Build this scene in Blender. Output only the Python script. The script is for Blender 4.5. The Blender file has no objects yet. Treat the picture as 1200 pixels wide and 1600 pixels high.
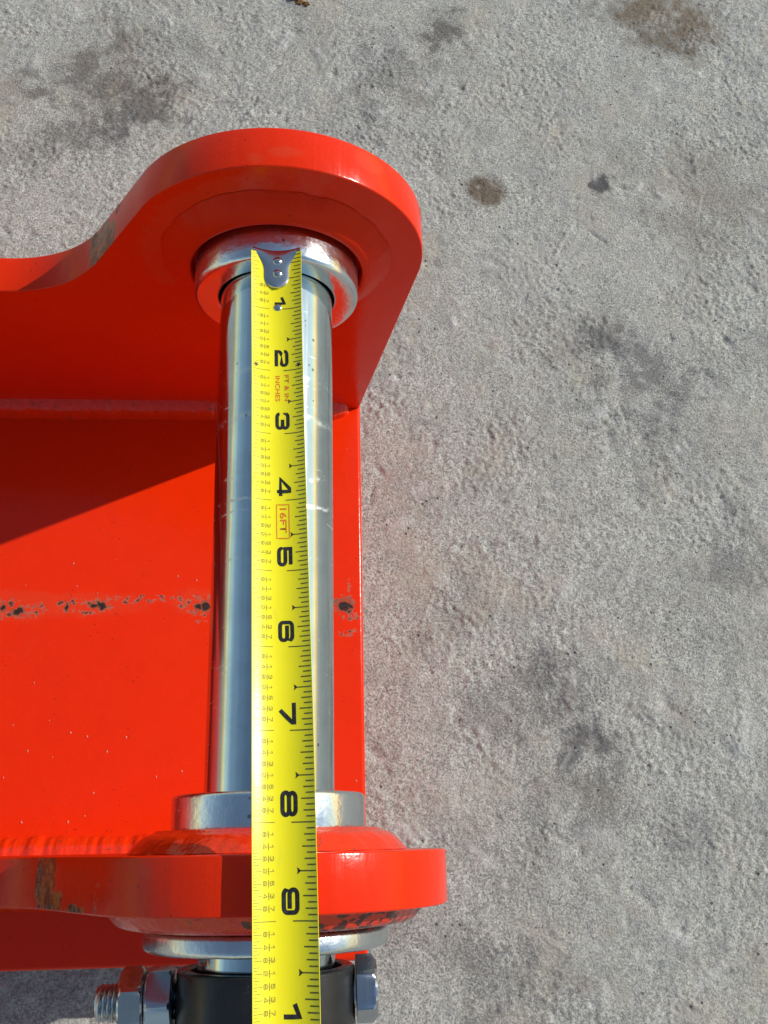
import bpy, bmesh, math, random
import numpy as np
from mathutils import Vector, Matrix

# ------------------------------------------------------------------ scene, camera, light
S = bpy.context.scene
COL = S.collection
MM = 0.001
AXZ = 147.05                     # height of the pin axis above the base plate (mm)
CAM = (14.257, 0.0, 505.015)     # camera (mm); world X = 0 is the pin axis, Z = 0 the plate's top

F_PX, TH, ROLL, YAW = 1546.99, 0.3225, 0.0208, 0.0735
fw = Vector((math.sin(YAW), math.sin(TH), -math.cos(TH))).normalized()
up = Vector((math.sin(ROLL), math.cos(ROLL), 0.0))
up = (up - up.dot(fw) * fw).normalized()
rt = fw.cross(up)
cd = bpy.data.cameras.new('camera')
cam = bpy.data.objects.new('camera', cd)
COL.objects.link(cam)
cd.sensor_fit = 'VERTICAL'
cd.sensor_height = 24.0
cd.lens = 24.0 * F_PX / 1600.0
cd.clip_start = 0.01
cd.clip_end = 50.0
M = Matrix(((rt.x, up.x, -fw.x, CAM[0] * MM), (rt.y, up.y, -fw.y, CAM[1] * MM),
            (rt.z, up.z, -fw.z, CAM[2] * MM), (0, 0, 0, 1)))
cam.matrix_world = M
S.camera = cam

SUN = Vector((1.45, 0.56, 1.0)).normalized()
W = bpy.data.worlds.new('World')
S.world = W
W.use_nodes = True
wn = W.node_tree
sky = wn.nodes.new('ShaderNodeTexSky')
sky.sky_type = 'NISHITA'
sky.sun_disc = False
sky.dust_density = 0.4
sky.air_density = 1.6
sky.ozone_density = 0.9
sky.sun_elevation = math.asin(SUN.z)
sky.sun_rotation = math.atan2(SUN.x, SUN.y)
bg = wn.nodes['Background']
wn.links.new(sky.outputs[0], bg.inputs[0])
bg.inputs[1].default_value = 0.11
sl = bpy.data.lights.new('sun', 'SUN')
sl.energy = 4.25
sl.angle = math.radians(0.53)
sl.color = (1.0, 0.95, 0.88)
so = bpy.data.objects.new('sun', sl)
COL.objects.link(so)
so.rotation_euler = (-SUN).to_track_quat('-Z', 'Y').to_euler()
so.location = SUN * 3
S.view_settings.view_transform = 'Standard'
S.view_settings.look = 'None'
S.view_settings.gamma = 1.0
S.view_settings.exposure = 0.0
S.view_settings.use_curve_mapping = False
S.render.engine = 'CYCLES'

random.seed(4)
rng = np.random.default_rng(7)


def unproject(px, py, z):
    """a spot seen at (px, py) of the 1200x1600 photograph, at height z (mm) -> world mm"""
    d = fw + rt * ((px - 600) / F_PX) - up * ((py - 800) / F_PX)
    t = (z - CAM[2]) / d.z
    return Vector((CAM[0] + d.x * t, d.y * t, z))


# ------------------------------------------------------------------ node helpers
class NT:
    def __init__(self, name):
        self.m = bpy.data.materials.new(name)
        self.m.use_nodes = True
        self.t = self.m.node_tree
        self.b = self.t.nodes['Principled BSDF']
        self.geo = self.t.nodes.new('ShaderNodeNewGeometry')
        self.pos = self.geo.outputs['Position']

    def n(self, kind, **kw):
        nd = self.t.nodes.new('ShaderNode' + kind)
        for k, v in kw.items():
            setattr(nd, k, v)
        return nd

    def set(self, sock, v):
        if isinstance(v, bpy.types.NodeSocket):
            self.t.links.new(v, sock)
        else:
            sock.default_value = v

    def math(self, op, a, b=0.0, c=0.0, clamp=False):
        nd = self.n('Math', operation=op, use_clamp=clamp)
        for i, v in enumerate((a, b, c)):
            self.set(nd.inputs[i], v)
        return nd.outputs[0]

    def vmath(self, op, a, b=(0, 0, 0)):
        nd = self.n('VectorMath', operation=op)
        self.set(nd.inputs[0], a)
        self.set(nd.inputs[1], b)
        return nd.outputs['Value' if op in ('LENGTH', 'DOT_PRODUCT', 'DISTANCE') else 'Vector']

    def noise(self, scale, detail=3.0, rough=0.55, vec=None, dist=0.0):
        nd = self.n('TexNoise')
        nd.inputs['Scale'].default_value = scale
        nd.inputs['Detail'].default_value = detail
        nd.inputs['Roughness'].default_value = rough
        nd.inputs['Distortion'].default_value = dist
        self.set(nd.inputs['Vector'], vec if vec is not None else self.pos)
        return nd.outputs['Fac']

    def voro(self, scale, feature='F1', vec=None):
        nd = self.n('TexVoronoi', feature=feature)
        nd.inputs['Scale'].default_value = scale
        self.set(nd.inputs['Vector'], vec if vec is not None else self.pos)
        return nd.outputs

    def ramp(self, v, a, b, c0=0.0, c1=1.0, smooth=True):
        nd = self.n('MapRange', interpolation_type='SMOOTHSTEP' if smooth else 'LINEAR')
        self.set(nd.inputs[0], v)
        for i, q in zip((1, 2, 3, 4), (a, b, c0, c1)):
            nd.inputs[i].default_value = q
        return nd.outputs[0]

    def mix(self, f, a, b, blend='MIX'):
        nd = self.n('Mix', data_type='RGBA', blend_type=blend)
        self.set(nd.inputs[0], f)
        for i, v in ((6, a), (7, b)):
            if isinstance(v, tuple) and len(v) == 3:
                v = v + (1.0,)
            self.set(nd.inputs[i], v)
        return nd.outputs[2]

    def scaled(self, sx, sy, sz):
        return self.vmath('MULTIPLY', self.pos, (sx, sy, sz))

    def bump(self, h, dist, strength=1.0, prev=None):
        nd = self.n('Bump')
        nd.inputs['Strength'].default_value = strength
        nd.inputs['Distance'].default_value = dist
        self.set(nd.inputs['Height'], h)
        if prev is not None:
            self.set(nd.inputs['Normal'], prev)
        return nd.outputs[0]

    def spots(self, lst, wob=0.5, wscale=300.0, cap=None):
        """soft blobs; lst of (x, y, z, rx, ry, rz) in mm, ragged by noise"""
        nz = self.math('MULTIPLY', self.math('SUBTRACT', self.noise(wscale, 4.0, 0.65), 0.5), wob * 2)
        acc = None
        for x, y, z, rx, ry, rz in lst:
            v = self.vmath('MULTIPLY', self.vmath('SUBTRACT', self.pos, (x * MM, y * MM, z * MM)),
                           (1000 / rx, 1000 / ry, 1000 / rz))
            d = self.math('SUBTRACT', 1.0, self.vmath('LENGTH', v))
            acc = d if acc is None else self.math('MAXIMUM', acc, d)
        if cap is not None:
            acc = self.math('MINIMUM', acc, cap)
        return self.math('ADD', acc, nz)

    def out(self, **kw):
        names = {'color': 'Base Color', 'rough': 'Roughness', 'metal': 'Metallic', 'normal': 'Normal',
                 'coat': 'Coat Weight', 'coat_rough': 'Coat Roughness', 'spec': 'Specular IOR Level',
                 'aniso': 'Anisotropic'}
        for k, v in kw.items():
            if k == 'color' and isinstance(v, tuple) and len(v) == 3:
                v = v + (1.0,)
            self.set(self.b.inputs[names[k]], v)
        return self.m


# ------------------------------------------------------------------ materials
def mat_red(name, chips=None, grime=None, pale=None, gloss=0.16, solid=None, spec=0.22, cut=0.0):
    t = NT(name)
    col = t.mix(t.noise(9.0, 3.0), (0.76, 0.0265, 0.0010), (0.68, 0.0215, 0.0008))
    col = t.mix(t.ramp(t.noise(75.0, 5.0, 0.7), 0.40, 0.72, 0.0, 0.22), col, (0.58, 0.020, 0.002))
    fine = t.noise(900.0, 2.0)
    # tiny dark pin-specks
    v = t.voro(260.0)
    keep = t.math('GREATER_THAN', t.noise(60.0, 0.0), 0.58)
    sp = t.math('MULTIPLY', t.math('LESS_THAN', v['Distance'], 0.10), keep)
    col = t.mix(t.math('MULTIPLY', sp, 0.7), col, (0.16, 0.015, 0.01))
    # faint rubbed dust
    dust = t.ramp(t.noise(34.0, 5.0, 0.7), 0.58, 0.85, 0.0, 0.05)
    col = t.mix(dust, col, (0.62, 0.22, 0.16))
    rough = t.ramp(t.noise(25.0, 4.0), 0.3, 0.75, gloss, gloss + 0.10)
    if pale:
        f = t.ramp(t.spots(pale, 0.55, 160.0), 0.0, 0.5, 0.0, 0.10)
        col = t.mix(f, col, (0.36, 0.15, 0.07))
    hgt = fine
    if grime:
        sx = t.n('SeparateXYZ')
        t.t.links.new(t.geo.outputs['Normal'], sx.inputs[0])
        rim = t.ramp(t.math('ABSOLUTE', sx.outputs[1]), 0.75, 0.45)
        f = t.math('MULTIPLY', t.ramp(t.spots(grime, 0.8, 190.0), 0.0, 0.30, 0.0, 0.88), rim)
        col = t.mix(f, col, t.mix(t.ramp(t.noise(240.0, 4.0, 0.7), 0.42, 0.6), (0.07, 0.045, 0.02), (0.34, 0.13, 0.035)))
    if chips:
        s = t.spots(chips, 1.5, 330.0, 0.10)
        if grime:
            s = t.math('MULTIPLY', s, rim)
        f0 = t.ramp(s, 0.06, 0.22, 0.0, 0.65)
        col = t.mix(f0, col, (0.27, 0.15, 0.10))
        f1 = t.ramp(s, 0.32, 0.42)
        col = t.mix(t.math('MULTIPLY', f1, 0.85), col, (0.035, 0.022, 0.018))
        rough = t.math('ADD', rough, t.math('MULTIPLY', f0, 0.35))
    if solid:
        s2 = t.spots(solid, 0.9, 330.0)
        col = t.mix(t.ramp(s2, 0.0, 0.25, 0.0, 0.7), col, (0.20, 0.085, 0.05))
        col = t.mix(t.ramp(s2, 0.40, 0.50), col, (0.030, 0.020, 0.017))
    # a thin sprinkle of dust
    dd = t.ramp(t.noise(1500.0, 2.0, 0.6), 0.60, 0.72, 0.0, 0.10)
    dd = t.math('MULTIPLY', dd, t.ramp(t.noise(20.0, 4.0), 0.4, 0.7))
    col = t.mix(dd, col, (0.55, 0.40, 0.32))
    nb = t.bump(hgt, 0.00006, 0.6)
    if cut:     # drag lines of the flame cut, straight across the plate's thickness
        ln = t.noise(170.0, 4.0, 0.6, vec=t.scaled(1, 0.02, 1))
        nb = t.bump(ln, 0.0003 * cut, 0.5, nb)
        rough = t.math('ADD', rough, t.ramp(ln, 0.4, 0.7, -0.02, 0.05))
    nb = t.bump(t.noise(140.0, 2.0), 0.0003, 0.5, nb)
    return t.out(color=col, rough=rough, normal=nb, spec=spec)


def mat_zinc(name, base=(0.60, 0.63, 0.64), rough=0.2, axis='Y', marks=True, lump=0.0, rings=()):
    t = NT(name)
    st = t.scaled(1, 0.03, 1) if axis == 'Y' else t.scaled(0.05, 1, 1)
    streak = t.noise(500.0, 3.0, 0.6, vec=st)
    cloud = t.noise(55.0, 4.0, 0.6)
    col = t.mix(t.ramp(cloud, 0.35, 0.7), base, tuple(c * 0.86 for c in base))
    r = t.math('ADD', t.ramp(cloud, 0.3, 0.75, rough * 0.8, rough * 1.3), t.ramp(streak, 0.35, 0.7, -0.015, 0.03))
    if marks:
        rub = t.ramp(t.noise(240.0, 3.0, 0.7, vec=t.scaled(0.35, 1.6, 0.35)), 0.60, 0.74)
        patch = t.ramp(t.noise(28.0, 2.0), 0.5, 0.62)
        rub = t.math('MULTIPLY', rub, patch)
        r = t.math('ADD', r, t.math('MULTIPLY', rub, 0.28))
        col = t.mix(t.math('MULTIPLY', rub, 0.5), col, (0.80, 0.82, 0.83))
        pit = t.math('MULTIPLY', t.math('LESS_THAN', t.voro(170.0)['Distance'], 0.11),
                     t.math('GREATER_THAN', t.noise(45.0, 0.0), 0.60))
        col = t.mix(t.math('MULTIPLY', pit, 0.7), col, (0.16, 0.13, 0.11))
    for y0_, wd_, amt in rings:        # rubbed wear rings round the pin
        sy = t.n('SeparateXYZ')
        t.t.links.new(t.pos, sy.inputs[0])
        yy_ = t.math('ADD', sy.outputs[1], t.math('MULTIPLY', t.math('SUBTRACT', t.noise(40.0, 2.0), 0.5), 0.012))
        m_ = t.ramp(t.math('ABSOLUTE', t.math('SUBTRACT', yy_, y0_ * MM)), wd_ * MM, 0.0)
        m_ = t.math('MULTIPLY', m_, t.ramp(t.noise(130.0, 4.0, 0.7), 0.42, 0.62, 0.0, amt))
        r = t.math('ADD', r, t.math('MULTIPLY', m_, 0.45))
        col = t.mix(t.math('MULTIPLY', m_, 0.5), col, (0.80, 0.82, 0.84))
    nb = t.bump(streak, 0.00006, 0.5)
    if rings:       # drawn-bar flats along the length break the reflections into bands
        nb = t.bump(t.noise(130.0, 2.0, 0.5, vec=t.scaled(1, 0.012, 1)), 0.0005, 0.5, nb)
    if lump:
        nb = t.bump(t.noise(230.0, 3.0, 0.6), 0.0006 * lump, 0.6, nb)
    return t.out(color=col, rough=r, metal=1.0, normal=nb)


def mat_print(name, col, rough=0.45):
    t = NT(name)
    c = t.mix(t.ramp(t.noise(700.0, 3.0), 0.4, 0.75, 0.0, 0.35), col, tuple(min(1, q * 1.5 + 0.05) for q in col))
    return t.out(color=c, rough=rough)


def mat_tape():
    t = NT('yellow_tape_enamel')
    col = t.mix(t.noise(45.0, 4.0), (0.88, 0.78, 0.006), (0.82, 0.71, 0.005))
    smear = t.ramp(t.noise(160.0, 4.0, 0.7, vec=t.scaled(1.0, 0.3, 1.0)), 0.60, 0.80, 0.0, 0.22)
    col = t.mix(smear, col, (0.45, 0.40, 0.06))
    return t.out(color=col, rough=t.ramp(t.noise(80.0, 3.0), 0.3, 0.7, 0.27, 0.36), spec=0.62,
                 normal=t.bump(t.noise(600.0, 2.0), 0.00005, 0.4))


def mat_black():
    t = NT('black_oxide_steel')
    col = t.mix(t.noise(90.0, 4.0), (0.006, 0.006, 0.007), (0.020, 0.021, 0.022))
    w = t.ramp(t.noise(260.0, 4.0, 0.7), 0.63, 0.72)
    col = t.mix(t.math('MULTIPLY', w, 0.5), col, (0.12, 0.12, 0.12))
    return t.out(color=col, rough=t.ramp(t.noise(70.0, 4.0), 0.3, 0.7, 0.18, 0.36), spec=0.4,
                 normal=t.bump(t.noise(420.0, 3.0), 0.0002, 0.4))


def mat_plain(name, a, b, rough, metal=0.0, scale=300.0):
    t = NT(name)
    return t.out(color=t.mix(t.ramp(t.noise(scale, 3.0), 0.3, 0.7), a, b), rough=rough, metal=metal,
                 normal=t.bump(t.noise(scale * 2, 3.0), 0.0001, 0.4))


def mat_concrete():
    t = NT('weathered_concrete')
    at = t.n('Attribute', attribute_name='stain')
    sep = t.n('SeparateColor')
    t.t.links.new(at.outputs['Color'], sep.inputs[0])
    dark, brown, pale = sep.outputs[0], sep.outputs[1], sep.outputs[2]
    g1 = t.noise(800.0, 4.0, 0.7)
    warp = t.vmath('ADD', t.pos, t.vmath('MULTIPLY', t.pos, (0.02, -0.015, 0.0)))
    def cell(scale):
        c = t.n('SeparateColor')
        t.t.links.new(t.voro(scale, vec=warp)['Color'], c.inputs[0])
        return c.outputs[0], c.outputs[1]
    ca, cb = cell(820.0)
    cc, cd_ = cell(1650.0)
    g2 = t.math('ADD', t.math('MULTIPLY', ca, 0.55), t.math('MULTIPLY', cc, 0.45))     # sand grains
    g3 = t.noise(38.0, 6.0, 0.68)
    big = t.noise(7.0, 4.0, 0.6)
    col = t.mix(t.ramp(g1, 0.36, 0.64), (0.27, 0.266, 0.238), (0.56, 0.552, 0.495))
    col = t.mix(t.ramp(g2, 0.60, 0.95, 0.0, 0.62), col, (0.74, 0.725, 0.66))
    col = t.mix(t.ramp(g2, 0.42, 0.08, 0.0, 0.66), col, (0.125, 0.120, 0.108))
    col = t.mix(t.ramp(g3, 0.42, 0.66, 0.0, 0.40), col, (0.27, 0.266, 0.245))
    col = t.mix(t.ramp(t.noise(120.0, 4.0, 0.7), 0.56, 0.70, 0.0, 0.45), col, (0.60, 0.59, 0.54))
    col = t.mix(t.ramp(t.noise(18.0, 4.0), 0.5, 0.75, 0.0, 0.42), col, (0.45, 0.385, 0.28))
    col = t.mix(t.ramp(big, 0.4, 0.7, 0.0, 0.22), col, (0.36, 0.36, 0.335))
    col = t.mix(t.ramp(t.noise(45.0, 3.0, 0.6, vec=t.vmath('ADD', t.pos, (3.1, 1.7, 0.4))), 0.52, 0.75, 0.0, 0.32), col, (0.47, 0.39, 0.32))
    col = t.mix(t.ramp(t.noise(60.0, 3.0, 0.6, vec=t.vmath('ADD', t.pos, (7.1, 4.7, 0.4))), 0.54, 0.75, 0.0, 0.35), col, (0.38, 0.38, 0.28))
    # stains soak into the low, porous parts first
    soak = t.ramp(t.math('ADD', t.math('SUBTRACT', 1.0, g1), t.math('MULTIPLY', dark, 0.40)), 0.36, 0.74)
    col = t.mix(t.math('MULTIPLY', t.math('MULTIPLY', dark, soak), 0.9), col, (0.072, 0.073, 0.080))
    col = t.mix(t.math('MULTIPLY', brown, 0.75), col, t.mix(g1, (0.06, 0.043, 0.026), (0.24, 0.165, 0.095)))
    col = t.mix(t.math('MULTIPLY', pale, 0.7), col, (0.62, 0.61, 0.58))
    # pores
    vd = t.voro(170.0)
    pore = t.math('MULTIPLY', t.ramp(vd['Distance'], 0.16, 0.10), t.math('GREATER_THAN', t.noise(70.0, 1.0), 0.62))
    col = t.mix(t.math('MULTIPLY', pore, 0.75), col, (0.045, 0.042, 0.04))
    h = t.math('ADD', t.math('MULTIPLY', g1, 0.8), t.math('MULTIPLY', g2, 0.30))
    h = t.math('SUBTRACT', h, t.math('MULTIPLY', pore, 0.9))
    nb = t.bump(h, 0.0010, 1.0)
    return t.out(color=col, rough=0.88, spec=0.25, normal=nb)


# ------------------------------------------------------------------ mesh helpers
def link(name, me, mat, parent=None, smooth=None):
    if mat is not None and not me.materials:
        me.materials.append(mat)
    if smooth is not None:
        me.polygons.foreach_set('use_smooth', [True] * len(me.polygons))
        me.set_sharp_from_angle(angle=math.radians(smooth))
    o = bpy.data.objects.new(name, me)
    COL.objects.link(o)
    if parent is not None:
        o.parent = parent
        o.matrix_parent_inverse = Matrix.Identity(4)
    return o


def pymesh(name, vs, fs):
    me = bpy.data.meshes.new(name)
    me.from_pydata([(v[0] * MM, v[1] * MM, v[2] * MM) for v in vs], [], fs)
    me.validate()
    bm = bmesh.new()
    bm.from_mesh(me)
    bmesh.ops.recalc_face_normals(bm, faces=bm.faces)
    bm.to_mesh(me)
    bm.free()
    me.update()
    return me


def tag(o, label=None, cat=None, group=None, kind=None):
    if label: o['label'] = label
    if cat: o['category'] = cat
    if group: o['group'] = group
    if kind: o['kind'] = kind
    return o


def empty(name, loc):
    o = bpy.data.objects.new(name, None)
    COL.objects.link(o)
    o.empty_display_size = 0.02
    return o


def lathe(prof, n=128, closed=True, jit=None, axis='Y', cx=0.0, cz=AXZ, cy=0.0):
    """turn (r, y) profile round the pin axis; a closed profile gives a ring"""
    vs, fs = [], []
    m = len(prof)
    for i in range(n):
        a = 2 * math.pi * i / n
        for k, (r, y) in enumerate(prof):
            if jit:
                r, y = jit(r, y, a, k)
            vs.append((cx + r * math.cos(a), cy + y, cz + r * math.sin(a)))
    for i in range(n):
        j = (i + 1) % n
        for k in range(m if closed else m - 1):
            l = (k + 1) % m
            fs.append((i * m + k, j * m + k, j * m + l, i * m + l))
    return vs, fs


def ring_profile(ri, ro, y0, y1, b=1.5, bi=0.8, seg=4):
    p = []
    def arc(cx, cy, r, a0, a1):
        for s in range(seg + 1):
            a = math.radians(a0 + (a1 - a0) * s / seg)
            p.append((cx + r * math.cos(a), cy + r * math.sin(a)))
    arc(ro - b, y1 - b, b, 0, 90)
    arc(ri + bi, y1 - bi, bi, 90, 180)
    arc(ri + bi, y0 + bi, bi, 180, 270)
    arc(ro - b, y0 + b, b, 270, 360)
    return p


def noise1(seed):
    r = random.Random(seed)
    ph = [(r.uniform(0, 6.28), r.choice([2, 3, 5, 7, 9, 11, 14, 17, 23])) for _ in range(9)]
    return lambda a: sum(math.sin(k * a + p) for p, k in ph) / 9


# ------------------------------------------------------------------ ground
GZ = -49.0
def build_ground():
    def axis_coords(lo, hi, step, far):
        c = list(np.arange(lo, hi + 0.01, step))
        a, s = hi, step
        while a < far:
            s *= 1.25
            a += s
            c.append(a)
        a, s = lo, step
        pre = []
        while a > -far:
            s *= 1.25
            a -= s
            pre.append(a)
        return np.array(pre[::-1] + c)
    xs = axis_coords(-240, 400, 0.9, 4000)
    ys = axis_coords(-140, 650, 0.9, 4000)
    X, Y = np.meshgrid(xs, ys)
    n = 1024
    fx = np.fft.fftfreq(n)[:, None]
    fy = np.fft.fftfreq(n)[None, :]
    fr = np.hypot(fx, fy) + 1e-9

    def field(lo_wl, hi_wl, beta, seed, ang=None, stretch=1.0):
        g = np.random.default_rng(seed).standard_normal((n, n))
        q = fr
        if ang is not None:
            c, s = math.cos(ang), math.sin(ang)
            q = np.hypot((fx * c + fy * s) * stretch, (-fx * s + fy * c)) + 1e-9
        flt = q ** (-beta) * (q < 1.0 / lo_wl) * (q > 1.0 / hi_wl)
        r = np.real(np.fft.ifft2(np.fft.fft2(g) * flt))
        return r / r.std()

    def sample(fl):
        u = X % n
        v = Y % n
        i = u.astype(int); j = v.astype(int)
        a = u - i; b = v - j
        i2 = (i + 1) % n; j2 = (j + 1) % n
        return (fl[j, i] * (1 - a) * (1 - b) + fl[j, i2] * a * (1 - b) + fl[j2, i] * (1 - a) * b + fl[j2, i2] * a * b)

    grain = sample(field(2.2, 7, 0.6, 1))
    mid = sample(field(6, 40, 1.4, 2))
    wide = sample(field(40, 500, 1.8, 3))
    trowel = sample(field(3, 40, 1.1, 5, math.radians(35), 3.0))
    rough_zone = np.clip(0.75 + 0.45 * sample(field(60, 400, 1.5, 9)), 0.35, 1.6)
    chip = sample(field(2.5, 26, 0.95, 31, math.radians(-40), 2.2))
    pitf = sample(field(3, 14, 0.5, 32))
    zone = np.clip(sample(field(30, 220, 1.3, 33)) * 0.6 + 0.45, 0.0, 1.3)
    g2 = sample(field(2.6, 9, 0.5, 34))
    H = 1.3 * (0.34 * zone * np.tanh(3.0 * np.maximum(0, chip - 0.85)) - 0.20 * zone * np.tanh(2.4 * np.maximum(0, pitf - 1.25))
         + 0.14 * zone * g2)
    H += 0.11 * grain * rough_zone + 0.12 * mid + 0.32 * wide + 0.13 * trowel * rough_zone
    far = np.clip((np.hypot(X - 60, Y - 250) - 700) / 300, 0, 1)

    def window(cx, cy, r):
        i0, i1 = np.searchsorted(xs, [cx - r, cx + r]); j0, j1 = np.searchsorted(ys, [cy - r, cy + r])
        return slice(j0, j1), slice(i0, i1)
    g = np.random.default_rng(11)
    marks, burrs = [], []
    for _ in range(900):          # pits and lumps
        cx, cy = g.uniform(-230, 395), g.uniform(-130, 640)
        r = g.uniform(0.8, 2.2) if g.random() < 0.85 else g.uniform(2.5, 5.0)
        d = (-g.uniform(0.4, 1.1) if g.random() < 0.6 else g.uniform(0.3, 0.7)) * min(r / 1.5, 1.6)
        e = g.uniform(1, 2.5); an = g.uniform(0, math.pi)
        marks.append((cx, cy, r, d, e, an))
        w = window(cx, cy, 4 * r * e)
        dx, dy = X[w] - cx, Y[w] - cy
        c, s = math.cos(an), math.sin(an)
        H[w] += d * np.exp(-(((dx * c + dy * s) / e) ** 2 + (-dx * s + dy * c) ** 2) / (r * r))
    # chipped ridges and scrapes that can be told apart: (px, py) -> (px, py), width, height
    for x0, y0, x1, y1, wd, hh in [(893, 352, 862, 408, 1.4, 0.8), (918, 358, 946, 378, 1.2, -1.2), (1160, 1090, 1150, 1200, 3.5, 0.9),
                                   (1130, 1170, 1165, 1190, 2.0, -0.8), (820, 1010, 1090, 1045, 1.2, 0.5), (700, 60, 745, 90, 1, 0.4),
                                   (808, 1155, 804, 1200, 0.8, -0.7), (440, 80, 455, 48, 0.8, 0.5), (905, 410, 880, 470, 1.0, 0.5),
                                   (840, 1290, 885, 1315, 1.5, -0.7), (575, 1148, 600, 1156, 0.8, -0.7), (945, 635, 970, 650, 3.0, 0.9),
                                   (968, 632, 978, 655, 1.2, -1.1), (1030, 1285, 1075, 1310, 1.2, 0.6), (1110, 545, 1085, 610, 1.0, 0.5)]:
        a, b = unproject(x0, y0, GZ), unproject(x1, y1, GZ)
        L = math.hypot(b.x - a.x, b.y - a.y)
        w = window((a.x + b.x) / 2, (a.y + b.y) / 2, L / 2 + 4 * wd)
        ux, uy = (b.x - a.x) / L, (b.y - a.y) / L
        dx, dy = X[w] - a.x, Y[w] - a.y
        tt = np.clip(dx * ux + dy * uy, 0, L)
        dd = np.hypot(dx - tt * ux, dy - tt * uy)
        H[w] += hh * np.exp(-(dd / wd) ** 2) * (0.75 + 0.35 * grain[w])
    for _ in range(150):          # short scratches and raised burrs left by the trowel
        cx, cy = g.uniform(-200, 380), g.uniform(-110, 620)
        L, an = g.uniform(4, 22), math.radians(g.choice([55, 60, -35, 80])) + g.normal(0, 0.25)
        wd, hh = g.uniform(0.6, 1.1), g.choice([-0.55, 0.5, 0.6]) * g.uniform(0.5, 1.2)
        w = window(cx, cy, L / 2 + 4)
        dx, dy = X[w] - cx, Y[w] - cy
        ux, uy = math.cos(an), math.sin(an)
        tt = np.clip(dx * ux + dy * uy, -L / 2, L / 2)
        dd = np.hypot(dx - tt * ux, dy - tt * uy - 0.012 * tt * tt) + 0.25 * grain[w]
        prof = np.exp(-(np.maximum(dd, 0) / wd) ** 2) * (1 - (2 * tt / L) ** 2)
        H[w] += hh * prof
        burrs.append((w, prof * (0.5 if hh > 0 else 0.0), prof * (0.5 if hh < 0 else 0.0)))
    H *= (1 - far)
    H = H - np.percentile(H, 99.5) * (1 - far)       # tops just touch the nominal level

    # stains: dark oil / tyre smudges, brown spots, pale scuffs (picked from the photograph)
    dark = np.zeros_like(X); brown = np.zeros_like(X); pale = np.zeros_like(X)
    n1 = sample(field(8, 80, 1.3, 21)); n2 = sample(field(3, 20, 1.0, 22))
    def blob(arr, px, py, r, amt, soft=1.0, e=1.0, an=0.0, wob=0.35):
        p = unproject(px, py, GZ)
        s = (CAM[2] - GZ) / F_PX * 1.06
        R = r * s
        w = window(p.x, p.y, 3.2 * R * max(e, 1))
        dx, dy = X[w] - p.x, Y[w] - p.y
        c, q = math.cos(an), math.sin(an)
        d = np.hypot((dx * c + dy * q) / e, -dx * q + dy * c) / R + wob * 0.45 * n1[w] + wob * 0.22 * n2[w]
        v = amt * np.clip((1 + soft * 0.5 - d) / soft, 0, 1) ** 1.5
        arr[w] = np.maximum(arr[w], v)
    for a in [(150, 120, 75, .50), (215, 165, 60, .62), (130, 205, 60, .42), (60, 240, 45, .28), (250, 80, 60, .32), (690, 45, 36, .62),
              (600, 125, 70, .40), (650, 150, 45, .30), (940, 525, 42, .58), (985, 590, 60, .52), (1065, 615, 50, .48), (1030, 680, 70, .30),
              (1165, 560, 45, .25), (1160, 880, 55, .42), (845, 1045, 48, .50), (870, 1085, 50, .42), (800, 1110, 60, .32), (905, 1175, 45, .66),
              (935, 1215, 40, .48), (850, 1215, 60, .36), (940, 1280, 45, .40), (820, 1380, 60, .24), (780, 1520, 60, .40), (720, 1480, 55, .30),
              (850, 1570, 60, .30), (1060, 1310, 45, .28), (620, 1440, 40, .30), (700, 960, 50, .25), (1100, 960, 60, .22),
              (640, 800, 40, .15), (980, 20, 60, .25), (1040, 60, 45, .35), (500, 40, 50, .18), (950, 470, 60, .2)]:
        blob(dark, *a, soft=1.35, e=1.3, an=0.6, wob=0.75)
    blob(dark, 945, 286, 14, 1.0, 0.9, 1.25, 0.3, 0.8)
    blob(brown, 760, 297, 33, 0.95, 0.45, 1.08, -0.4, 0.18)
    blob(dark, 760, 297, 32, 0.55, 0.5, 1.08, -0.4, 0.2)
    for a in [(1045, 20, 80, 1.0), (1090, 45, 45, .6), (690, 50, 45, .3), (190, 110, 90, .42), (130, 150, 70, .28), (1120, 315, 110, .42), (990, 250, 50, .22), (870, 520, 60, .16), (1150, 700, 60, .14), (1030, 330, 60, .16), (15, 145, 35, .35), (690, 235, 40, .14),
              (110, 225, 40, .18), (1180, 1000, 40, .14), (770, 660, 50, .12), (870, 700, 40, .1), (910, 1545, 10, .5)]:
        blob(brown, *a, soft=1.2, e=1.2, an=-0.3, wob=0.55)
    for a in [(945, 640, 12, .8), (1108, 1528, 7, .6, .9, 2.6, 0.5), (1128, 1515, 5, .5, .9, 2.6, 0.5), (820, 820, 8, .8), (940, 1310, 22, .35), (655, 765, 10, .6), (445, 65, 5, .8, .5, 3.5, 1.1),
              (1160, 1140, 18, .45, .8, 3.0, 1.4), (735, 1235, 35, .22), (690, 905, 9, .5), (1000, 430, 60, .15), (620, 300, 60, .15), (850, 430, 80, .15)]:
        a = list(a) + [1.0, 1.3, 0.3][len(a) - 4:] if len(a) < 7 else a
        blob(pale, *a, wob=0.5)

    for cx, cy, r, d, e, an in marks:      # broken tops show pale, pits hold dirt
        w = window(cx, cy, 4 * r * e)
        dx, dy = X[w] - cx, Y[w] - cy
        c, q = math.cos(an), math.sin(an)
        m_ = np.exp(-(((dx * c + dy * q) / e) ** 2 + (-dx * q + dy * c) ** 2) / (r * r))
        if d > 0:
            pale[w] = np.maximum(pale[w], 0.55 * m_)
        elif r < 1.2:
            dark[w] = np.maximum(dark[w], 0.55 * m_)
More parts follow.
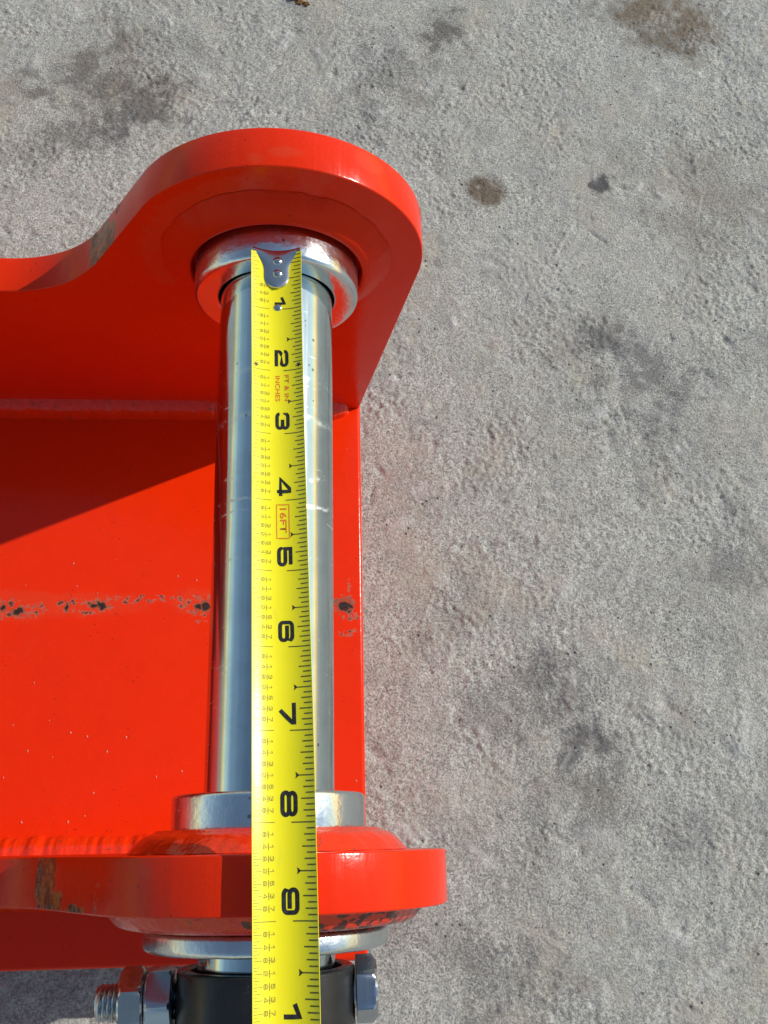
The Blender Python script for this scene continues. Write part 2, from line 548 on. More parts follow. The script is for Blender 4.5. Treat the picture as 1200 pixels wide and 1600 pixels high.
    for w, a_, b_ in burrs:
        pale[w] = np.maximum(pale[w], a_)
        dark[w] = np.maximum(dark[w], b_)
    dark = np.clip(dark * 1.2, 0, 1)
    vs = np.stack([X, Y, H + GZ], -1).reshape(-1, 3) * MM
    ny, nx = X.shape
    idx = np.arange(nx * ny).reshape(ny, nx)
    q = np.stack([idx[:-1, :-1], idx[:-1, 1:], idx[1:, 1:], idx[1:, :-1]], -1).reshape(-1, 4)
    me = bpy.data.meshes.new('ground')
    me.vertices.add(len(vs)); me.vertices.foreach_set('co', vs.ravel().astype(np.float32))
    me.loops.add(q.size); me.loops.foreach_set('vertex_index', q.ravel().astype(np.int32))
    me.polygons.add(len(q)); me.polygons.foreach_set('loop_start', np.arange(0, q.size, 4, dtype=np.int32))
    me.polygons.foreach_set('use_smooth', np.ones(len(q), dtype=bool))
    me.update(calc_edges=True)
    ca = me.attributes.new('stain', 'FLOAT_COLOR', 'POINT')
    ca.data.foreach_set('color', np.stack([dark, brown, pale, np.ones_like(X)], -1).ravel().astype(np.float32))
    o = link('ground', me, mat_concrete())
    tag(o, 'weathered grey concrete slab with dark stains and pits', None, None, 'structure')
    return o

build_ground()

# ------------------------------------------------------------------ red bracket
YU, YL, T = 229.6, -2.44, 16.9        # inner faces of the two ears, thickness
R = 60.2
bracket = empty('mounting_bracket', (0, 0, 0))
tag(bracket, 'red painted steel bracket with two upright ears on a flat plate', 'bracket')

# scuffs, chips (world mm)
scuff = []
for px, py, a, b in [(8, 952, 10, 5), (28, 955, 8, 4), (55, 953, 6, 4), (98, 948, 5, 3), (120, 946, 6, 3.5), (145, 949, 7, 4), (158, 946, 5, 5), (195, 937, 8, 2),
                     (235, 935, 7, 2), (275, 938, 6, 2), (299, 945, 6, 4), (320, 946, 7, 6), (538, 946, 6, 5), (548, 962, 4, 2.5), (546, 915, 1.5, 3.5), (543, 988, 5, 2),
                     (318, 972, 5, 1)]:
    p = unproject(px, py, 0)
    scuff.append((p.x, p.y, 0, a, b, 6))
pale = []
for px, py, a, b in [(20, 945, 40, 10), (120, 945, 45, 8), (310, 940, 20, 9)]:
    p = unproject(px, py, 0)
    pale.append((p.x, p.y, 0, a, b, 6))
solid = []
for px, py, a, b in [(28, 955, 4, 3), (5, 950, 3, 2.5), (104, 949, 2, 2), (147, 947, 3, 2), (159, 946, 3.4, 3), (310, 948, 3.2, 3), (322, 947, 4.2, 4.2),
                     (538, 946, 6, 5.5), (549, 948, 2.5, 2)]:
    p = unproject(px, py, 0)
    solid.append((p.x, p.y, 0, a * 0.95, b * 0.95, 6))
M_PLATE = mat_red('red_plate_paint', chips=scuff, pale=pale, solid=solid)
M_BODY = mat_red('red_frame_paint', gloss=0.3, spec=0.12)


def bevel_box(x0, x1, y0, y1, z0, z1, b, seg=3):
    bm = bmesh.new()
    bmesh.ops.create_cube(bm, size=1.0)
    for v in bm.verts:
        v.co = Vector(((x0 + x1) / 2 + v.co.x * (x1 - x0), (y0 + y1) / 2 + v.co.y * (y1 - y0), (z0 + z1) / 2 + v.co.z * (z1 - z0))) * MM
    bmesh.ops.bevel(bm, geom=bm.edges[:], offset=b * MM, segments=seg, profile=0.5, affect='EDGES')
    me = bpy.data.meshes.new('box')
    bm.to_mesh(me)
    bm.free()
    return me

XE = 41.25
XL = -1300.0
plate = link('base_plate', bevel_box(XL, XE, -52.6, 279.0, -20.0, 0.0, 2.0), M_PLATE, bracket, 40)
link('under_frame', bevel_box(XL + 12, XE - 12, -40, 267, GZ, -20.2, 2.0), M_BODY, bracket, 40)

# small paint blisters on the plate
vs, fs = [], []
for px, py, r in [(115, 880, 1.0), (278, 900, 1.0), (307, 907, .9), (53, 1067, .8), (110, 1145, 1.1), (136, 1151, 1.1), (197, 1152, 1.0), (167, 1174, 1.1), (43, 1174, 1.1),
                  (20, 1133, .8), (244, 1214, 1.0), (284, 1205, .9), (146, 1239, 1.1), (106, 1284, 1.1), (33, 1285, 1.0), (120, 916, .8), (5, 1215, .8), (77, 1126, .6),
                  (82, 1183, .6), (132, 1275, .7), (180, 874, .5), (148, 775, .5), (40, 914, .5), (152, 927, .8), (541, 702, .7), (556, 1220, .9)]:
    p = unproject(px, py, 0)
    k0 = len(vs)
    n = 10
    j = [r * random.uniform(.6, 1.3) * .5 for _ in range(n)]
    vs += [(p.x + j[i] * math.cos(i * .6283), p.y + j[i] * 1.25 * math.sin(i * .6283), 0.02) for i in range(n)]
    vs += [(p.x + .6 * j[i] * math.cos(i * .6283), p.y + .75 * j[i] * math.sin(i * .6283), 0.22) for i in range(n)]
    vs.append((p.x, p.y, 0.26))
    for i in range(n):
        q = (i + 1) % n
        fs += [(k0 + i, k0 + q, k0 + n + q, k0 + n + i), (k0 + n + i, k0 + n + q, k0 + 2 * n)]
o = link('paint_blisters', pymesh('paint_blisters', vs, fs), mat_plain('pale_paint_blister', (0.62, 0.10, 0.05), (0.68, 0.20, 0.13), 0.5), plate, 60)
tag(o, 'small pale blisters in the red paint of the plate', None, None, 'stuff')


def ear_outline():
    pts = []
    a0 = math.radians(-6.9)
    pts.append((XE - 0.6, -AXZ + 0.0))
    for s in range(73):
        a = a0 + (math.radians(147.5) - a0) * s / 72
        pts.append((R * math.cos(a), R * math.sin(a)))
    a = math.radians(147.5)
    d = (-math.sin(a), math.cos(a))                      # heading of the straight run
    p = pts[-1]
    hd = math.atan2(d[1], d[0])
    q = (p[0] + d[0] * 44.0, p[1] + d[1] * 44.0)
    pts.append(((p[0] + q[0]) / 2, (p[1] + q[1]) / 2))
    pts.append(q)
    # concave arc back to level
    rc = 52.0
    turn = (math.pi - (hd % (2 * math.pi)))              # remaining turn (negative = to the right)
    n = 24
    step = abs(turn) * rc / n
    h = hd
    for s in range(n):
        h += turn / n
        q = (q[0] + math.cos(h - turn / n / 2) * step, q[1] + math.sin(h - turn / n / 2) * step)
        pts.append(q)
    pts.append((q[0] - 500, q[1]))
    zq = q[1]
    xq = q[0] - 800
    for s in range(13):
        a = math.radians(90 + 90 * s / 12)
        pts.append((xq + 30 * math.cos(a), zq - 30 + 30 * math.sin(a)))
    pts.append((xq - 30, -AXZ))
    return pts

EAR = ear_outline()


def ear_mesh():
    cu = bpy.data.curves.new('ear', 'CURVE')
    cu.dimensions = '2D'
    cu.fill_mode = 'BOTH'
    cu.extrude = (T / 2 - 0.9) * MM
    cu.bevel_depth = 0.9 * MM
    cu.bevel_resolution = 2
    cu.offset = -0.9 * MM
    hole = [(26.5 * math.cos(2 * math.pi * i / 64), 26.5 * math.sin(2 * math.pi * i / 64)) for i in range(64)]
    for loop in (EAR, hole):
        sp = cu.splines.new('POLY')
        sp.points.add(len(loop) - 1)
        for p, (x, z) in zip(sp.points, loop):
            p.co = (x * MM, z * MM, 0, 1)
        sp.use_cyclic_u = True
    tmp = bpy.data.objects.new('tmp', cu)
    me = bpy.data.meshes.new_from_object(tmp)
    bpy.data.objects.remove(tmp)
    bm = bmesh.new()
    bm.from_mesh(me)
    bmesh.ops.remove_doubles(bm, verts=bm.verts, dist=1e-6)
    for v in bm.verts:      # stand it up: curve y -> world z, curve z -> world y
        v.co = Vector((v.co.x, -v.co.z, v.co.y + AXZ * MM))
    bmesh.ops.recalc_face_normals(bm, faces=bm.faces)
    bm.to_mesh(me)
    bm.free()
    return me

EM = ear_mesh()

def ear_z(x):
    """height of the ear's top edge over x (left run)"""
    run = sorted(q for q in EAR[36:105] if q[0] < 0)
    return float(np.interp(x, [q[0] for q in run], [q[1] for q in run])) + AXZ


def rim_chip(x, yc, w, d):
    return (x, yc, ear_z(x), w, d, w * 1.3 + 1.5)

yu_c, yl_c = YU + T / 2, YL - T / 2
gr_u = [rim_chip(-76, yu_c + 1, 5, 12), rim_chip(-71, yu_c, 5, 11), rim_chip(-67, yu_c - 4, 4.5, 8), rim_chip(-72, yu_c - 7, 7, 4)]
ch_u = [rim_chip(-76.5, yu_c + 1, 2.0, 9), rim_chip(-72, yu_c - 7.5, 6, 2), rim_chip(-66, yu_c - 7.8, 3, 1.5), rim_chip(-64, yu_c + 6, 1.5, 4)]
pl_u = [(5, yu_c - 2, AXZ + R, 7, 3, 8), (20, YU, AXZ + 54, 4, 3, 4), (-6, yu_c - 5, AXZ + 60, 4, 3, 5), (36, yu_c + 3, AXZ + 48, 10, 5, 8)]
for a in range(95, 200, 8):
    q = math.radians(a)
    pl_u.append((50 * math.cos(q), YU, AXZ + 50 * math.sin(q), 7, 3, 7))
p1 = unproject(80, 1380, ear_z(-85))
gr_l = [rim_chip(-77, yl_c + 2, 4.5, 12), rim_chip(-73, yl_c + 2, 5, 11), rim_chip(-71, yl_c - 6, 9, 4.5), rim_chip(-60, yl_c - 8, 7, 2.5)]
ch_l = [rim_chip(-78.5, yl_c + 2, 1.2, 9), rim_chip(-74, yl_c - 8, 7, 2), rim_chip(-60, yl_c - 7.5, 4, 1.8), rim_chip(-50, yl_c - 4, 0.9, 5)]
pl_l = [rim_chip(-33, yl_c + 4, 3, 3), (12, yl_c + 5, AXZ + R, 3, 2, 8)]
M_EU = mat_red('red_far_ear_paint', ch_u, gr_u, pl_u, cut=1.0)
M_EL = mat_red('red_near_ear_paint', ch_l, gr_l, pl_l, cut=1.0)

M_WELD = None
def mat_weld():
    t = NT('red_weld_paint')
    col = t.mix(t.noise(120.0, 4.0), (0.76, 0.034, 0.003), (0.66, 0.026, 0.002))
    col = t.mix(t.ramp(t.noise(210.0, 4.0, 0.7), 0.60, 0.70, 0.0, 0.75), col, (0.20, 0.04, 0.018))
    shade_grit = t.spots([(30, YL - T - 4, AXZ + 42, 22, 5, 20), (46, YL - T - 4, AXZ + 18, 12, 5, 18), (12, YL - T - 4, AXZ + 50, 18, 5, 8)], 1.5, 260.0, 0.15)
    col = t.mix(t.ramp(shade_grit, 0.14, 0.26, 0.0, 0.9), col, (0.022, 0.012, 0.010))  # ragged black on the near outer boss: shadow band painted in, mixed with grit
    nb = t.bump(t.noise(330.0, 3.0), 0.0010, 0.5)
    return t.out(color=col, rough=0.17, normal=nb, spec=0.5)
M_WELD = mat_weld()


def fillet(x0, x1, yf, sgn, leg, zb=0.0, seed=1):
    """fillet bead along X in the corner between the plate (z=zb) and an ear face at y=yf, on its sgn side"""
    n1, n2 = noise1(seed), noise1(seed + 50)
    n = int((x1 - x0) / 0.7)
    m = 8
    vs, fs = [], []
    rr = random.Random(seed)
    ph = 0.0
    for i in range(n + 1):
        x = x0 + (x1 - x0) * i / n
        ph += 0.7 / (4.2 + 3.0 * n1(x * 0.21))
        saw = (ph % 1.0)
        l = leg * (1 + 0.10 * n1(x * 0.043) + 0.12 * n2(x * 0.055) + 0.01 * (saw - 0.5))
        e = min(1.0, (x1 - x) / (leg * 1.6))
        l *= math.sqrt(max(0.002, 1 - (1 - e) ** 2))
        for k in range(m + 1):
            a = math.pi / 2 * k / m
            bul = 0.80 + 0.06 * math.sin(2 * a) + 0.03 * (saw - .5) * math.sin(2 * a)
            c, s = math.cos(a), math.sin(a)
            rad = l * bul / max(c + s, 1e-6) * (1 + 0.25 * math.sin(2 * a)) / 0.80
            vs.append((x, yf + sgn * (rad * c - 0.15), zb + rad * s - 0.15))
        vs.append((x, yf - sgn * 0.3, zb - 0.3))
    w = m + 2
    for i in range(n):
        for k in range(m + 1):
            fs.append((i * w + k, (i + 1) * w + k, (i + 1) * w + k + 1, i * w + k + 1))
        fs.append((i * w + m + 1, (i + 1) * w + m + 1, (i + 1) * w, i * w))
    return pymesh('weld_bead', vs, fs)


def boss(parent, y0, sgn, rb, rt_, hgt, seed, mat, bulge=0.9, bore=26.0):
    """welded boss ring standing proud of an ear face"""
    n1, n2, n3 = noise1(seed), noise1(seed + 7), noise1(seed + 9)
    prof = [(bore, 0.0), (bore, hgt - .6), (bore + .6, hgt), (rt_ - 2.5, hgt), (rt_ - 0.8, hgt - .1), (rt_ + .4, hgt - .9)]
    for k in range(1, 8):
        f = k / 8
        prof.append((rt_ + .4 + (rb - rt_ - .4) * f, (hgt - .9) * (1 - f) ** 0.92 + bulge * math.sin(math.pi * f)))
    prof += [(rb, 0.3), (rb - .5, -0.4)]
    mk = len(prof)
    def jit(r, y, a, k):
        if 5 <= k < mk - 1:
            f = (k - 4) / 8
            r += (0.9 * n1(a) + 0.5 * n2(a * 2) + 0.07 * math.sin(a * 62 + n3(a) * 4)) * f
            y += 0.28 * n3(a * 3) * math.sin(math.pi * min(1, f))
        return r, (y0 + sgn * y)
    vs, fs = lathe(prof, 220, True, jit)
    return link('boss', pymesh('boss', vs, fs), mat, parent, 50)

ears = []
for yc, mt, s in ((yu_c, M_EU, 1), (yl_c, M_EL, -1)):
    me = EM if not ears else EM.copy()
    me.materials.clear()
    o = link('ear_plate', me, mt, bracket, 22)
    o.location = (0, yc * MM, 0)
    ears.append(o)
ears[0]['label'] = 'red ear plate whose broad inner face is shaded'
ears[1]['label'] = 'red ear plate seen edge-on under the tape'


def sub(o, par):
    o.matrix_parent_inverse = Matrix.Translation(-Vector(par.location))
    return o

for e, yin, yout, s in ((ears[0], YU, YU + T, 1), (ears[1], YL, YL - T, -1)):
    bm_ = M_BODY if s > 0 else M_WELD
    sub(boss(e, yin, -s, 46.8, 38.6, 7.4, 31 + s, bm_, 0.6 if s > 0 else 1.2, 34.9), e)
    sub(boss(e, yout, s, 52.0, 44.0, 5.8, 41 + s, bm_, 2.0), e)
    for yf, sg, leg, xe in ((yin, -s, 8.2, XE - 6.0), (yout, s, 8.2, XE - 8.0)):
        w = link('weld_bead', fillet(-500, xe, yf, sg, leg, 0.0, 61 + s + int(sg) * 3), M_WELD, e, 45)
        sub(w, e)

# ------------------------------------------------------------------ pin, spacers, washer, retaining collar, bolt, nuts
M_PIN = mat_zinc('zinc_pin_steel', (0.60, 0.70, 0.715), 0.10, rings=((118, 1.2, 1.0), (113, 0.8, 0.8), (128, 1.6, 0.7), (150, 3.0, 0.6), (168, 2.0, 0.5), (96, 1.0, 0.5), (60, 0.8, 0.4)))
M_COL = mat_zinc('zinc_spacer_steel', (0.70, 0.74, 0.76), 0.20, lump=0.55)
M_WSH = mat_zinc('zinc_washer_steel', (0.68, 0.72, 0.74), 0.22, lump=0.6)
M_BLT = mat_zinc('zinc_bolt_steel', (0.46, 0.49, 0.54), 0.26, marks=False)
M_NUT = mat_zinc('yellowed_zinc_nut', (0.62, 0.60, 0.53), 0.24, marks=False)
M_BLK = mat_black()

p = [(0.0, -76.0), (20.5, -76.0), (22.0, -75.0), (22.5, -73.5)]
p += [(22.5, y) for y in np.linspace(-60, 262, 24)]
p += [(22.5, 263.5), (21.0, 265.0), (0.0, 265.0)]
vs, fs = lathe(p, 160, False)
pin = link('pivot_pin', pymesh('pivot_pin', vs, fs), M_PIN, None, 30)
tag(pin, 'long bright zinc-plated steel pin running between the two red ears', 'pin')

vs, fs = lathe(ring_profile(23.2, 33.1, 210.0, 227.0, 2.2, 1.2), 160)
o = link('spacer_ring', pymesh('spacer_ring', vs, fs), M_COL, None, 30)
tag(o, 'thick zinc-plated spacer ring under the hook end of the tape', 'spacer ring', 'spacer rings on the pin')
vs, fs = lathe(ring_profile(23.2, 33.0, 0.5, 16.3, 1.6, 1.2), 160)
o = link('spacer_ring', pymesh('spacer_ring', vs, fs), M_COL, None, 30)
tag(o, 'thick zinc-plated spacer ring below the tape number 8, against the edge-on ear', 'spacer ring', 'spacer rings on the pin')
n1 = noise1(77)
vs, fs = lathe(ring_profile(23.4, 40.3, -31.9, -25.2, 2.0, 0.8), 160, jit=lambda r, y, a, k: (r, y + 0.10 * n1(a)))
o = link('flat_washer', pymesh('flat_washer', vs, fs), M_WSH, None, 30)
tag(o, 'wide zinc-plated flat washer between red boss and black collar', 'washer')

vs, fs = lathe(ring_profile(24.6, 29.0, -76.5, -37.8, 1.2, 0.8), 160)
o = link('retaining_collar', pymesh('retaining_collar', vs, fs), M_BLK, None, 30)
tag(o, 'black steel retaining collar around the pin end, crossed by a bolt', 'collar')

BY, BROT = -46.2, math.radians(1.4)


def along_x(vs, y0=BY):
    """turn shapes built round +Y into shapes round the slightly skewed bolt axis"""
    out = []
    for r0, ax, r1 in vs:
        x = ax * math.cos(BROT) - r0 * math.sin(BROT)
        y = ax * math.sin(BROT) + r0 * math.cos(BROT)
        out.append((x, y0 + y, AXZ + r1))
    return out


def hexa(af, x0, x1, rot, hole=None, ch=1.3, n=96, top_only=None):
    """hex with chamfered corners; (radial, axial) grid; hole radius makes it a nut"""
    ap = af / 2
    cr = ap / math.cos(math.pi / 6)
    L = x1 - x0
    lv = []
    lo = top_only != 'hi'
    hi = top_only != 'lo'
    lv.append((x0, ap * 0.97 if lo else cr + 1))
    if lo: lv += [(x0 + ch * .5, (ap + cr) / 2 - .05), (x0 + ch, cr + .01)]
    if hi: lv += [(x1 - ch, cr + .01), (x1 - ch * .5, (ap + cr) / 2 - .05)]
    lv.append((x1, ap * 0.97 if hi else cr + 1))
    vs, fs = [], []
    m = len(lv)
    for i in range(n):
        a = 2 * math.pi * i / n
        h = ap / math.cos(((a - rot) % (math.pi / 3)) - math.pi / 6)
        for x, lim in lv:
            r = min(h, lim)
            vs.append((r * math.cos(a), x, r * math.sin(a)))
    for i in range(n):
        j = (i + 1) % n
        for k in range(m - 1):
            fs.append((i * m + k, j * m + k, j * m + k + 1, i * m + k + 1))
    k0 = len(vs)
    if hole is None:
        vs += [(0, x0, 0), (0, x1, 0)]
        for i in range(n):
            j = (i + 1) % n
            fs += [(i * m, k0, j * m), (i * m + m - 1, j * m + m - 1, k0 + 1)]
    else:
        for i in range(n):
            a = 2 * math.pi * i / n
            vs += [(hole * math.cos(a), x0 + .1, hole * math.sin(a)), (hole * math.cos(a), x1 - .1, hole * math.sin(a))]
        for i in range(n):
            j = (i + 1) % n
            fs += [(i * m, k0 + 2 * i, k0 + 2 * j, j * m), (i * m + m - 1, j * m + m - 1, k0 + 2 * j + 1, k0 + 2 * i + 1),
                   (k0 + 2 * i, k0 + 2 * i + 1, k0 + 2 * j + 1, k0 + 2 * j)]
    return along_x(vs), fs

bolt = empty('hex_bolt', (0, 0, 0))
tag(bolt, 'zinc hex bolt passing sideways through the black collar, threaded end sticking out', 'bolt')
vs, fs = hexa(18.0, 29.3, 36.0, 0.0, None, 1.5, top_only='hi')
link('bolt_head', pymesh('bolt_head', vs, fs), M_BLT, bracket if False else bolt, 25)
vs, fs = [], []
n, m, pit = 420, 40, 1.5
for i in range(n + 1):
    x = 29.0 + (-54.0 - 29.0) * i / n
    for k in range(m):
        a = 2 * math.pi * k / m
        w = (x / pit + a / (2 * math.pi)) % 1.0
        r = 5.85 - (0.75 * (1 - abs(2 * w - 1)) if x < 0 else 0.1)
        if x < -52.8: r = min(r, 5.85 - (-52.8 - x) * 0.8)
        vs.append((r * math.cos(a), x, r * math.sin(a)))
for i in range(n):
    for k in range(m):
        fs.append((i * m + k, i * m + (k + 1) % m, (i + 1) * m + (k + 1) % m, (i + 1) * m + k))
fs.append(tuple(range(m)))
fs.append(tuple(n * m + k for k in range(m)))
link('threaded_shank', pymesh('threaded_shank', along_x(vs), fs), M_BLT, bolt, 50)
vs, fs = hexa(19.0, -38.2, -29.4, math.radians(33), 5.95, 1.2)
o = link('hex_nut', pymesh('hex_nut', vs, fs), M_BLT, None, 25)
tag(o, 'grey zinc hex nut tightened against the black collar', 'nut', 'nuts on the bolt')
vs, fs = hexa(19.0, -46.4, -38.5, math.radians(6), 5.95, 1.2)
o = link('hex_nut', pymesh('hex_nut', vs, fs), M_NUT, None, 25)
tag(o, 'yellowish zinc hex lock nut beside the exposed thread end', 'nut', 'nuts on the bolt')

# ------------------------------------------------------------------ tape measure
kY = np.array([214, 211, 186, 160, 134, 108, 82, 55, 30, 5, -20, -45, -80, -120], float)
kZ = np.array([35.8, 35.8, 35.9, 37.9, 41.6, 45.7, 50.6, 56.2, 60.4, 62.4, 62.7, 62.9, 63.4, 64.2])
kX = np.array([.9, .95, 1.45, 2.2, 2.9, 3.7, 4.5, 5.4, 6.2, 6.8, 7.5, 8.1, 8.9, 9.8])
yy = np.linspace(211, -120, 700)
zz = np.interp(-yy, -kY, kZ)
xx = np.interp(-yy, -kY, kX)
ker = np.ones(61) / 61
zz = np.convolve(np.pad(zz, 30, mode='edge'), ker, 'valid')
xx = np.convolve(np.pad(xx, 30, mode='edge'), ker, 'valid')
ss = np.concatenate([[0], np.cumsum(np.sqrt(np.diff(yy) ** 2 + np.diff(zz) ** 2 + np.diff(xx) ** 2))])
AW, RC = 19.05, 15.6
ULEN = ss[-1]


def tape_pt(u, v, off=0.0):
    """u mm along from the hook end, v in -0.5..0.5 across (to the right), off = height above the printed face"""
    y, z, x = np.interp(u, ss, yy), np.interp(u, ss, zz), np.interp(u, ss, xx)
    i = min(max(int(np.searchsorted(ss, u)), 1), len(ss) - 2)
    sl_ = (zz[i + 1] - zz[i - 1]) / (yy[i - 1] - yy[i + 1])
    # flatter middle, more curl to the sides; less curl at the hook
    rc = RC * (1.0 + 0.35 * math.exp(-u / 18.0))
    a = v * AW / rc
    lx, lz = rc * math.sin(a), rc * (1 - math.cos(a))
    nx, nz = -math.sin(a), math.cos(a)
    return (x + lx + nx * off, y + sl_ * nz * off, AXZ + z + lz + nz * off)

tape = empty('tape_measure', (0, 0, 0))
tag(tape, 'yellow steel tape measure blade laid along the pin, hook at the far spacer', 'tape measure')
nu, nv = 260, 20
vs, fs = [], []
for lay, off in ((0, 0.0), (1, -0.16)):
    for i in range(nu + 1):
        u = 1.6 + (ULEN - 1.6) * i / nu
        for k in range(nv + 1):
            vs.append(tape_pt(u, k / nv - .5, off))
w = nv + 1
K = (nu + 1) * w
for i in range(nu):
    for k in range(nv):
        a = i * w + k
        fs += [(a, a + 1, a + w + 1, a + w), (K + a, K + a + w, K + a + w + 1, K + a + 1)]
    for k in (0, nv):
        a = i * w + k
        fs.append((a, a + w, K + a + w, K + a))
for i in (0, nu):
    for k in range(nv):
        a = i * w + k
        fs.append((a, a + 1, K + a + 1, K + a))
blade = link('blade', pymesh('blade', vs, fs), mat_tape(), tape, 40)

M_INK = mat_print('black_tape_ink', (0.012, 0.011, 0.009))
M_INK2 = mat_print('thin_tape_ink', (0.085, 0.075, 0.012))
M_INK3 = mat_print('fine_tape_ink', (0.20, 0.17, 0.02))
M_RED = mat_print('red_tape_ink', (0.72, 0.16, 0.012))
INCH = 25.4 * 1.023
U0 = -0.6          # printed scale starts at the hook's inner face


class Print:
    def __init__(self):
        self.v, self.f, self.lay = [], [], 0

    def ribbon(self, pts, wid, closed=False, lay=0.05):
        """mitred flat stroke along (u, v_mm) points"""
        P = [Vector((a, b)) for a, b in pts]
        n = len(P)
        k0 = len(self.v)
        for i in range(n):
            a = P[i - 1] if (i > 0 or closed) else None
            b = P[(i + 1) % n] if (i < n - 1 or closed) else None
            d1 = (P[i] - a).normalized() if a is not None else None
            d2 = (b - P[i]).normalized() if b is not None else None
            d1 = d1 or d2
            d2 = d2 or d1
            n1_, n2_ = Vector((-d1.y, d1.x)), Vector((-d2.y, d2.x))
            mm = (n1_ + n2_)
            mm = mm.normalized() if mm.length > 1e-6 else n1_
            sc = min(1.6, 1 / max(0.35, mm.dot(n1_)))
            for sg in (-1, 1):
                q = P[i] + mm * (sg * wid / 2 * sc)
                self.v.append(tape_pt(q.x, q.y / AW, lay))
        for i in range(n if closed else n - 1):
            j = (i + 1) % n
            self.f.append((k0 + 2 * i, k0 + 2 * j, k0 + 2 * j + 1, k0 + 2 * i + 1))

    def line(self, u, v0, v1, wid, lay=0.05, n=5):
        self.ribbon([(u, v0 + (v1 - v0) * i / n) for i in range(n + 1)], wid, False, lay)

    def poly(self, pts, lay=0.06):
        k0 = len(self.v)
        self.v += [tape_pt(a, b / AW, lay) for a, b in pts]
        self.f.append(tuple(range(k0, k0 + len(pts))))

    def build(self, name, mat, par):
        me = bpy.data.meshes.new(name)
        me.from_pydata([(a * MM, b * MM, c * MM) for a, b, c in self.v], [], self.f)
        return link(name, me, mat, par)


def rr(cx0, cy0, cx1, cy1, r, parts):
    """rounded-box path pieces: list of corner names walked in order"""
    c = {'tl': (cx0 + r, cy1 - r, 180, 90), 'tr': (cx1 - r, cy1 - r, 90, 0), 'br': (cx1 - r, cy0 + r, 0, -90), 'bl': (cx0 + r, cy0 + r, -90, -180)}
    out = []
    for k in parts:
        x, y, a0, a1 = c[k]
        for s in range(7):
            a = math.radians(a0 + (a1 - a0) * s / 6)
            out.append((x + r * math.cos(a), y + r * math.sin(a)))
    return out

q_ = .20
GLY = {  # strokes in a 1 x 1 box (x = reading direction, y = up)
    '1': [([(0.18, 0.66), (0.62, 0.93), (0.62, 0.0)], False)],
    '2': [([(0.08, 0.70)] + rr(.08, .5, .92, .92, q_, ['tl', 'tr']) + rr(.08, .46, .92, .92, q_, ['br'])[:5] + [(0.25, 0.46)] + list(reversed(rr(.08, .0, .92, .46, q_, ['tl']))) + [(0.08, 0.08), (0.97, 0.08)], False)],
    '3': [([(0.08, 0.74)] + rr(.08, .5, .92, .92, q_, ['tl', 'tr', 'br']) + [(0.42, 0.5)], False),
          ([(0.70, 0.5)] + rr(.08, .08, .92, .5, q_, ['tr', 'br', 'bl']) + [(0.08, 0.28)], False)],
    '4': [([(1.0, 0.27), (0.07, 0.27), (0.60, 0.93), (0.76, 0.93), (0.76, 0.0)], False)],
    '5': [([(0.92, 0.92), (0.10, 0.92), (0.10, 0.54)] + rr(.08, .08, .92, .54, q_, ['tr', 'br', 'bl']) + [(0.08, 0.24)], False)],
    '6': [([(0.92, 0.74)] + list(reversed(rr(.08, .08, .92, .92, q_, ['tl', 'tr']))) + list(reversed(rr(.08, .08, .92, .54, q_, ['tr', 'br', 'bl']))) + [(0.08, 0.50), (0.74, 0.54)], False)],
    '7': [([(0.05, 0.92), (0.90, 0.92), (0.90, 0.80), (0.36, 0.0)], False)],
    '8': [(rr(.08, .50, .92, .92, q_, ['tl', 'tr', 'br', 'bl']), True), (rr(.06, .08, .94, .50, q_, ['tl', 'tr', 'br', 'bl']), True)],
    '9': [([(0.08, 0.26)] + list(reversed(rr(.08, .08, .92, .92, q_, ['br', 'bl']))) + list(reversed(rr(.08, .46, .92, .92, q_, ['bl', 'tl', 'tr']))) + [(0.92, 0.5), (0.26, 0.46)], False)],
}
# 6: walk = terminal, over the top, down the left side, round the bowl; 9 the same turned round
GLY['6'] = [([(0.93, 0.72)] + list(reversed(rr(.08, .08, .92, .92, q_, ['tl', 'tr'])))
             + list(reversed(rr(.08, .08, .92, .56, q_, ['tr', 'br', 'bl'])))[0:0]
             + list(reversed(rr(.08, .08, .92, .56, q_, ['bl'])))
             + list(reversed(rr(.08, .08, .92, .56, q_, ['br']))) + list(reversed(rr(.08, .08, .92, .56, q_, ['tr']))) + [(0.22, 0.56)], False)]
GLY['0'] = [(rr(.08, .08, .92, .92, q_, ['tl', 'tr', 'br', 'bl']), True)]
GLY['9'] = [([(1 - x, 1 - y) for x, y in GLY['6'][0][0]], False)]


def glyph(pr, ch, u0, v0, wu, hv, wid, lay=0.06):
    for i, (pts, cl) in enumerate(GLY[ch]):
        pr.ribbon([(u0 + x * wu, v0 + y * hv) for x, y in pts], wid, cl, lay + 0.02 * i)

# big inch figures, each its own printed part
for N in range(1, 13):
    for c_i, chx in enumerate(str(N)):
        pr = Print()
        big = 1.0 if N > 1 else 0.85
        wu, hv = 7.0 * big, 4.5 * big
        ue = N * INCH + U0 - 1.6
        u0 = ue - wu if N < 10 else ue - 6.6 + 8.2 * c_i + 1.6
        if N == 1: u0 = ue - wu + 1.5
        glyph(pr, chx, u0, -0.75, wu, hv, 1.22 * big)
        pr.build('inch_number', M_INK, blade)

